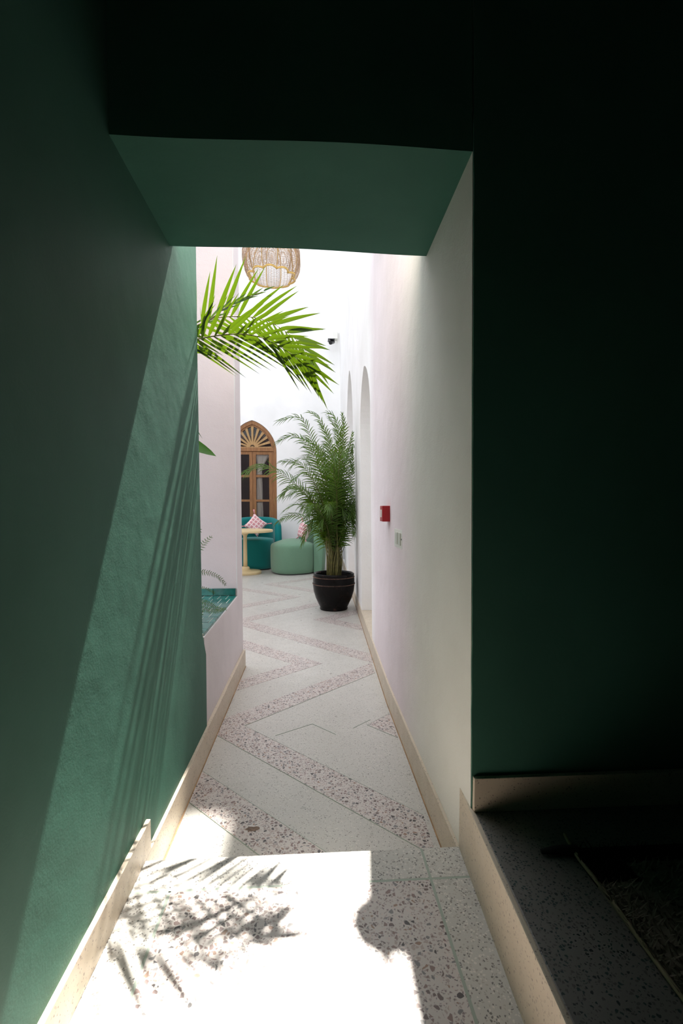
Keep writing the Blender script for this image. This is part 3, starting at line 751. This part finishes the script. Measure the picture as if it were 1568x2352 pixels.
hero([(452,779),(497,771),(553,767),(599,775),(637,793),(675,818),(712,850)], [2.20,2.15,2.10,2.06,2.03,2.01,1.99], (0.08,-0.72,-0.69), 23, 0.275, 0.0088, 9, 0.36, 48, 18, 0.08, 0.0, Lp=lp)
hero([(455,750),(485,732),(520,706),(575,682),(606,668)], [2.36,2.34,2.30,2.27,2.25], (0.1,-0.9,0.3), 7, 0.12, 0.006, 13, 0.6, 16, 8, 0.03, 0.0, M['leafA'])
# fronds turning away from the corridor, mostly behind the green wall
for k, (ex, ey, ez) in enumerate([(-1.75,2.35,1.95),(-1.35,2.95,2.3),(-1.0,2.25,2.4),(-0.66,2.62,1.52)]):
    e = Vector((ex,ey,ez)); s = pb+Vector((0.03,-0.03,1.0)); m_ = (s+e)/2+Vector((0,0,0.28))
    rnd = random.Random(40+k); rb, lv = frond([p-pb for p in (s, s.lerp(m_,0.5)+Vector((0,0,0.08)), m_, m_.lerp(e,0.5)+Vector((0,0,0.05)), e)], (0,-0.3,1), 16, 0.20, 0.010, 0.3, 65, 20, 0.2, 0.05, rnd)
    q = MB()
    for v, f in lv: q.add(v, f)
    fr = rb.build('frond', M['rachis'], pl, smooth=True); q.build('leaf_blade', M['leafA'], fr, smooth=True)

# --- ferns in the planter
def fern(name_loc, label, fronds, seed):
    t = root('fern', name_loc, label, 'fern', 'ferns in the planter'); o = Vector(name_loc); rnd = random.Random(seed)
    for path, Y, npair, Lm in fronds:
        pts = [o] + [at(p[0],p[1],y_) for p, y_ in zip(path, Y)]
        rb, lv = frond([p-o for p in pts], (0.1,-0.6,0.8), int(npair*0.88), Lm, 0.0027, 0.12, 88, 60, 0.10, 0.05, rnd, 0.0022, lambda v: 1.4*( 0.75+0.35*math.sin(PI*v)-0.55*max(0,v-0.75)), 3, stagger=False, jit=0.08)
        q = MB()
        for v, f in lv: q.add(v, f)
        fr = rb.build('frond', M['rachis'], t); tag(q.build('pinnae', M['leafC'], fr), None, kind='stuff')
    b = MB(); b.lathe([(0.03,-0.01),(0.035,0.01),(0.02,0.03)],10); b.build('crown', M['driedleaf'], t, smooth=True)
    return t
fern((-0.80,2.50,0.546), 'upright fern arching over the green tiles against the pink wall',
     [([(440,1288),(458,1262),(471,1244),(484,1233)],[2.50,2.50,2.52,2.54],36,0.022),
      ([(430,1322),(470,1314),(500,1324),(517,1342)],[2.50,2.52,2.55,2.57],44,0.019),
      ([(425,1240),(436,1215),(452,1212),(460,1220)],[2.5,2.48,2.46,2.46],30,0.02),
      ([(400,1340),(380,1345),(360,1380)],[2.5,2.45,2.4],30,0.02)], 3)
fern((-0.76,2.34,0.546), 'low fern spreading across the green tiles beside the green wall',
     [([(436,1384),(475,1386),(500,1398),(518,1399)],[2.40,2.42,2.45,2.47],46,0.018),
      ([(440,1396),(465,1398),(490,1404),(512,1401)],[2.36,2.36,2.38,2.40],40,0.017),
      ([(440,1360),(455,1350),(475,1352),(492,1362)],[2.50,2.55,2.60,2.62],34,0.016),
      ([(440,1402),(460,1403),(462,1412)],[2.34,2.34,2.34],22,0.014)], 4)
# --- plant with broad leaves
bp = root('broad_leaf_plant', (-0.88,2.36,0.546), 'tall plant with one broad green leaf hanging past the green wall', 'plant'); o_ = Vector(bp.location)
b = MB(); b.tube([(0,0,-0.02),(0.0,0,0.5),(0.03,0,0.98)],[0.014,0.011,0.008],8); b.build('stem', M['stem'], bp, smooth=True)
def broad(p0, p1, w, mat):
    p0, p1 = Vector(p0)-o_, Vector(p1)-o_; d = p1-p0; L_ = d.length
    v, f = blade(p0, d, Vector((0.2,-0.85,0.5)), L_, w, 0.08, 0.25, 12, lambda u: (math.sin(PI*min(1,u**0.75)))**0.75+0.01)
    q = MB(); q.add(v, f); q.build('leaf', mat, bp, smooth=True)
broad((-0.85,2.36,1.52), at(496,1032,2.30), 0.050, M['leafD'])
broad((-0.85,2.36,1.52), (-1.10,2.30,1.72), 0.034, M['leafD'])
broad((-0.85,2.36,1.40), (-0.95,2.62,1.2), 0.034, M['leafD'])
broad((-0.85,2.36,1.22), at(461,1128,2.30), 0.016, M['driedleaf'])

# --- potted areca palm
PX, PY = 0.228, 5.12
pp = root('potted_palm', (PX, PY, 0), 'tall bushy palm in a black glazed pot by the niche wall', 'potted plant'); po = Vector(pp.location)
prof = [(0.115,0.0),(0.150,0.0),(0.155,0.012),(0.150,0.025),(0.168,0.06),(0.200,0.13),(0.222,0.205),(0.229,0.27),(0.2285,0.335),(0.221,0.372),(0.224,0.380),(0.224,0.394),(0.214,0.402),(0.200,0.397),(0.195,0.385),(0.197,0.34),(0.19,0.31),(0.0005,0.305)]
b = MB(); b.lathe(prof, 64); pot = b.build('pot', M['pot'], pp, smooth=True, auto=0.9)
def bead_ring(r, z, n):
    b = MB()
    for k in range(n):
        a = 2*PI*k/n; c = Vector((r*math.cos(a), r*math.sin(a), z)); s = 0.006
        b.add([c+Vector(v)*s for v in ((1,0,0),(-1,0,0),(0,1,0),(0,-1,0),(0,0,1),(0,0,-1))], [(0,2,4),(2,1,4),(1,3,4),(3,0,4),(2,0,5),(1,2,5),(3,1,5),(0,3,5)])
    tag(b.build('bead_trim', M['bead'], pot, smooth=True), 'row of worn brown beads round the pot', kind=None)
bead_ring(0.2255, 0.362, 96); bead_ring(0.2300, 0.285, 96)
b = MB(); b.tube([(0.2295*math.cos(2*PI*k/48),0.2295*math.sin(2*PI*k/48),0.292) for k in range(49)], 0.003, 6); b.build('rim_line', M['pot'], pot, smooth=True)
b = MB(); b.lathe([(0.0005,0.28),(0.196,0.28),(0.196,0.330),(0.10,0.345),(0.0005,0.35)],32); b.build('soil', M['soil'], pp)
rp = random.Random(21)
def xwz(y, z): return xw(y)-LEAN*z
def palm_frond(pts, npair, Lmax, nrm, w=0.0058, t0=0.38, droop=0.42, a0=62, rnd=rp):
    for p in pts: p.x = min(p.x, xwz(p.y, p.z)-0.035)
    rb, lv = frond([p-po for p in pts], nrm, npair, Lmax, w, t0, a0, 18, droop, 0.18, rnd, 0.0058, None, 4)
    q = MB()
    for v, f in lv:
        v = [Vector((min(p.x, xwz(p.y+PY, p.z)-PX-0.012), p.y, p.z)) for p in v]; q.add(v, f)
    fr = rb.build('frond', M['stem'], pp, smooth=True); q.build('leaf_blade', M['leafB'], fr, smooth=True)
def basept(k):
    a = rp.uniform(0, 2*PI); r = 0.085*math.sqrt(rp.random()); return po+Vector((r*math.cos(a), r*math.sin(a), 0.335))
explicit = [
    ([(775,1240),(778,1110),(777,1030),(771,985),(757,962)], [0,0.05,0.1,0.12,0.14], 34, 0.19),
    ([(778,1240),(785,1110),(789,1025),(791,980),(786,955)], [0,-0.04,-0.06,-0.08,-0.08], 34, 0.17),
    ([(770,1240),(768,1130),(764,1050),(752,1000),(735,975)], [0,-0.06,-0.10,-0.14,-0.18], 34, 0.20),
    ([(752,1240),(735,1180),(690,1122),(640,1085),(598,1070),(563,1085)], [0,0,-0.05,-0.1,-0.15,-0.2], 34, 0.21),
    ([(762,1240),(745,1120),(722,1040),(706,985),(685,957),(645,965)], [0,0.05,0.1,0.15,0.18,0.2], 36, 0.20),
    ([(760,1240),(742,1110),(718,1045),(697,1012),(668,1000),(642,1012)], [0,0.0,0.02,0.05,0.08,0.1], 34, 0.19),
    ([(768,1240),(766,1110),(757,1030),(742,980),(728,955),(712,948)], [0,0.08,0.14,0.18,0.2,0.22], 34, 0.19),
    ([(774,1240),(780,1120),(782,1040),(778,985),(768,958),(755,950)], [0,0.0,0,0,0,0.0], 36, 0.20),
    ([(776,1240),(790,1130),(797,1060),(806,1015),(812,998)], [0,0.02,0.03,0.04,0.05], 30, 0.16),
    ([(752,1240),(725,1170),(695,1128),(668,1118),(650,1135)], [0,0,0.05,0.1,0.12], 30, 0.18),
    ([(754,1262),(728,1215),(702,1192),(668,1183),(640,1198)], [0,-0.05,-0.12,-0.18,-0.22], 20, 0.15),
    ([(782,1260),(800,1200),(812,1150),(818,1140),(821,1165)], [0,0.0,-0.02,-0.05,-0.1], 26, 0.15),
    ([(780,1240),(797,1150),(808,1090),(815,1050),(817,1035)], [0,0,0.02,0.05,0.08], 28, 0.15),
    ([(756,1240),(738,1150),(712,1090),(680,1062),(650,1060)], [0,-0.08,-0.18,-0.26,-0.32], 32, 0.19),
    ([(764,1240),(752,1130),(740,1060),(722,1020),(700,1010)], [0,-0.1,-0.2,-0.28,-0.34], 34, 0.20),
    ([(770,1240),(770,1120),(773,1050),(780,1005),(786,985)], [0,-0.08,-0.16,-0.22,-0.26], 34, 0.20),
    ([(772,1250),(775,1170),(770,1110),(758,1080),(740,1075)], [0,-0.12,-0.24,-0.32,-0.38], 34, 0.20),
    ([(784,1262),(797,1215),(806,1190),(813,1192),(816,1225)], [0,0.0,-0.02,-0.06,-0.1], 22, 0.14),
    ([(748,1255),(735,1215),(718,1200),(705,1215),(695,1245)], [0,-0.08,-0.14,-0.2,-0.22], 20, 0.13),
]
for path, dy, npair, L_ in explicit:
    b0 = basept(0); m_ = at(path[0][0], path[0][1], PY+dy[0]); m_.y = b0.y*0.6+PY*0.4
    pts = [b0, b0.lerp(m_, 0.6)] + [m_] + [at(p[0],p[1],PY+d_) for p, d_ in zip(path[1:], dy[1:])]
    palm_frond(pts, npair, L_, (rp.uniform(-0.3,0.3), -0.75, 0.6))
for k in range(24):       # inner crown, all round
    az = 2*PI*k/24*5+rp.uniform(-0.15,0.15); h = rp.uniform(0.75,1.60); rch = rp.uniform(0.22,0.48)*(1.0 if math.cos(az) < 0.3 else 0.55)
    b0 = basept(k); d = Vector((math.cos(az), math.sin(az), 0))
    top = po+Vector((0,0,0.35+h))
    pts = [b0, b0+Vector((0,0,0.30))+d*0.03, po+d*rch*0.25+Vector((0,0,0.35+h*0.62)), po+d*rch*0.6+Vector((0,0,0.35+h*0.90)), po+d*rch*0.9+Vector((0,0,0.35+h)), po+d*rch*1.2+Vector((0,0,0.35+h*0.93))]
    palm_frond(pts, 30, 0.19, (d.x*-0.2, d.y*-0.2-0.25, 1.0))
for k in range(16):       # lower, darker fronds inside the clump
    az = 2*PI*k/16*3+rp.uniform(-0.2,0.2); h = rp.uniform(0.55,1.0); rch = rp.uniform(0.20,0.36)*(1.0 if math.cos(az) < 0.3 else 0.6)
    b0 = basept(k); d = Vector((math.cos(az), math.sin(az), 0))
    pts = [b0, b0+Vector((0,0,0.25))+d*0.03, po+d*rch*0.4+Vector((0,0,0.35+h*0.66)), po+d*rch*0.75+Vector((0,0,0.35+h*0.93)), po+d*rch+Vector((0,0,0.35+h)), po+d*rch*1.25+Vector((0,0,0.35+h*0.90))]
    palm_frond(pts, 26, 0.20, (d.x*-0.2, d.y*-0.2-0.35, 1.0), droop=0.4)
for k in range(26):       # bare canes and young shoots in the clump
    b0 = basept(k); a = rp.uniform(0,2*PI); r = rp.uniform(0.03,0.13); h = rp.uniform(0.35,0.95)
    q = MB(); q.tube(catmull([b0-po, b0-po+Vector((math.cos(a)*r*0.3,math.sin(a)*r*0.3,h*0.5)), b0-po+Vector((math.cos(a)*r,math.sin(a)*r,h))],10), [0.008*(1-0.6*i/9) for i in range(10)], 6); q.build('cane', M['stem'], pp, smooth=True)

# ------------------------------------------------------------------ woven pendant lamp
LX, LY, LZ = -0.495, 6.0, 3.95
lamp = root('pendant_lamp', (LX, LY, LZ), 'woven wicker pendant lamp with a scalloped golden rim', 'lamp')
NL = 10
def lr(h):        # profile radius against height 0..0.62
    pts = [(0.0,0.285),(0.05,0.317),(0.12,0.343),(0.20,0.352),(0.28,0.350),(0.36,0.325),(0.44,0.270),(0.52,0.185),(0.58,0.10),(0.62,0.05)]
    for (a, ra), (c, rc) in zip(pts, pts[1:]):
        if h <= c: return ra+(rc-ra)*(h-a)/(c-a)
    return pts[-1][1]
def lobe(a): return abs(math.sin(NL*a/2))
def lpt(a, h):
    s = lobe(a); k = max(0.0, 1-h/0.16); hh = h + 0.012*k*s
    r = lr(h)*(0.865+0.165*s**0.7); return Vector((r*math.cos(a), r*math.sin(a), hh))
b = MB(); n = 160; hs_ = [0.012+0.0108*i for i in range(54)]
for h in hs_:
    b.tube([lpt(2*PI*k/n, h) for k in range(n+1)], 0.0027, 3, False)
for k in range(NL*6):
    if k % 6 == 0: continue
    a = 2*PI*k/(NL*6); b.tube([lpt(a, 0.02+0.57*i/14) for i in range(15)], 0.0022, 3, False)
b.build('woven_shade', M['wicker'], lamp)
for k in range(NL):
    a = 2*PI*k/NL; q = MB(); q.tube([lpt(a, 0.0+0.60*i/16) for i in range(17)], 0.0055, 6); q.build('rib', M['goldcane'], lamp, smooth=True)
b = MB(); b.tube([lpt(2*PI*k/240, 0.0) for k in range(241)], 0.011, 8, False); b.build('rim', M['goldcane'], lamp, smooth=True)
b = MB(); b.lathe([(0.055,0.60),(0.06,0.615),(0.03,0.65),(0.012,0.67)],20); b.build('cap', M['goldcane'], lamp, smooth=True)
b = MB(); b.tube([(0,0,0.40),(0,0,1.56)],0.004,6); b.build('cord', M['darkmetal'], lamp)
b = MB(); b.lathe([(0.022,0.38),(0.026,0.40),(0.022,0.47),(0.01,0.49)],14); b.build('bulb_holder', M['darkmetal'], lamp, smooth=True)
b = MB(); b.tube([(-4.02,LY,5.60),(-2.2,LY,5.56),(LX,LY,5.545),(xw(LY)+0.02,LY,5.58)],0.004,6)
tag(b.build('support_cable', M['steel']), 'thin steel cable across the courtyard carrying the wicker lamp', 'cable')

# ------------------------------------------------------------------ wall fittings
def at_wall(px, py, X):
    d = ray(px, py); t = X/d.x; return Vector((X, d.y*t, EYE+d.z*t))
fb = root('fire_call_point', (xw(2.6), 2.56, 1.085), 'red fire alarm call point box on the right-hand wall', 'alarm')
b = MB(); b.box(-0.012,0.0,-0.047,0.047,-0.047,0.047); b.build('back_plate', M['red'], fb, bevel=0.003)
b = MB(); b.box(-0.056,-0.012,-0.044,0.044,-0.043,0.043); bx_ = b.build('housing', M['red'], fb, bevel=0.004)
b = MB(); b.box(-0.0570,-0.0545,-0.022,0.022,-0.020,0.022); b.build('window', M['plastic'], bx_, bevel=0.001)
sw = root('light_switch', (0.428, 2.28, 0.967), 'white double light switch plate on the passage wall', 'switch')
b = MB(); b.box(-0.010,0.001,-0.105,0.105,-0.046,0.046); b.build('plate', M['plastic'], sw, bevel=0.003)
for yy in (-0.05, 0.03):
    b = MB(); b.box(-0.015,-0.009,yy-0.028,yy+0.028,-0.030,0.030); b.build('rocker', M['rocker'], sw, bevel=0.002)
b = MB(); b.lathe([(0.004,0),(0.004,0.002)],10); s_ = b.build('screw', M['darkmetal'], sw); s_.rotation_euler = (0,-PI/2,0); s_.location = (-0.010,-0.09,0.0)
cc = root('security_camera', (0.445, YB, 4.33), 'small dark security camera under a junction box high on the white wall', 'camera')
b = MB(); b.box(-0.045,0.045,-0.06,0.0,0.03,0.17); b.build('junction_box', M['plastic'], cc, bevel=0.006)
b = MB(); b.box(-0.035,0.035,-0.055,-0.01,0.015,0.03); b.build('cable_gland', M['rocker'], cc)
b = MB(); b.tube([(0.03,-0.02,0.02),(0.02,-0.04,-0.05),(-0.04,-0.10,-0.06),(-0.06,-0.14,-0.075)],0.010,8); b.build('arm', M['plastic'], cc, smooth=True)
b = MB(); b.tube([(-0.045,-0.12,-0.055),(-0.10,-0.24,-0.115)],0.036,14); h_ = b.build('camera_body', M['darkmetal'], cc, smooth=True, auto=0.8)
b = MB(); b.tube([(-0.098,-0.236,-0.113),(-0.103,-0.248,-0.118)],0.034,14); b.build('lens', M['black'], h_)
b = MB(); b.box(-0.15,-0.02,-0.285,-0.10,-0.058,-0.052); b.build('sun_shield', M['darkmetal'], h_)

caster = root('lantern_shadow_caster', (xw(2.85)-LEAN*2.9, 2.85, 2.91), 'unseen dark lantern added to cast the rounded shadow on the near floor', 'lamp')  # out of view, added to throw the rounded shadow on the near floor
b = MB(); b.box(-0.012,0.002,-0.03,0.03,-0.20,0.20); b.build('wall_plate', M['darkmetal'], caster, bevel=0.003)
b = MB(); b.tube([(0,0,-0.15),(-0.055,0,-0.17),(-0.055,0,-0.22)],0.010,8); b.build('bracket', M['darkmetal'], caster, smooth=True)
b = MB(); b.lathe([(0.022,-0.24),(0.040,-0.21),(0.044,0.20),(0.036,0.22)],8,c=(-0.050,0)); b.build('lantern_body', M['darkmetal'], caster)
b = MB(); b.lathe([(0.040,0.20),(0.085,0.225),(0.082,0.245),(0.045,0.31),(0.018,0.36),(0.012,0.42),(0.004,0.47)],10,c=(-0.050,0)); b.build('lantern_roof', M['darkmetal'], caster)

# ------------------------------------------------------------------ shaggy rug on the raised floor
rug = root('rug', (0.61, 0.2, F2), 'shaggy cream wool rug with a dark band on the raised floor', 'rug')
b = MB(); b.box(0,1.9,-1.4,0.835,0.001,0.010); b.build('backing', M['rug'], rug)
b = MB(); rr = random.Random(11)
for k in range(15000):
    x = 1.0*rr.random()**1.4; y = rr.uniform(-0.45,0.83); a = rr.uniform(0,2*PI); l = rr.uniform(0.012,0.030); w = 0.0022
    lean = Vector((math.cos(a),math.sin(a),0))*l*0.8; s = Vector((-math.sin(a),math.cos(a),0))*w; p = Vector((x,y,0.009))
    b.add([p-s,p+s,p+lean+Vector((0,0,l*0.7))], [(0,1,2)])
tag(b.build('pile', M['rug'], rug), 'shaggy wool pile', kind='stuff')
b = MB(); b.tube([(0.012,0.885,0.008),(0.006,0.86,0.010),(0.002,0.83,0.012)]+[(0.0+0.003*math.sin(i*1.7),0.80-i*0.1,0.010) for i in range(20)],0.0045,6); b.build('binding_cord', M['rope'], rug, smooth=True)
b = MB(); b.tube([(0.01,0.825,0.012),(-0.03,0.832,0.011),(-0.075,0.830,0.010)],[0.012,0.010,0.006],8); b.build('tassel', M['darkwool'], rug, smooth=True)
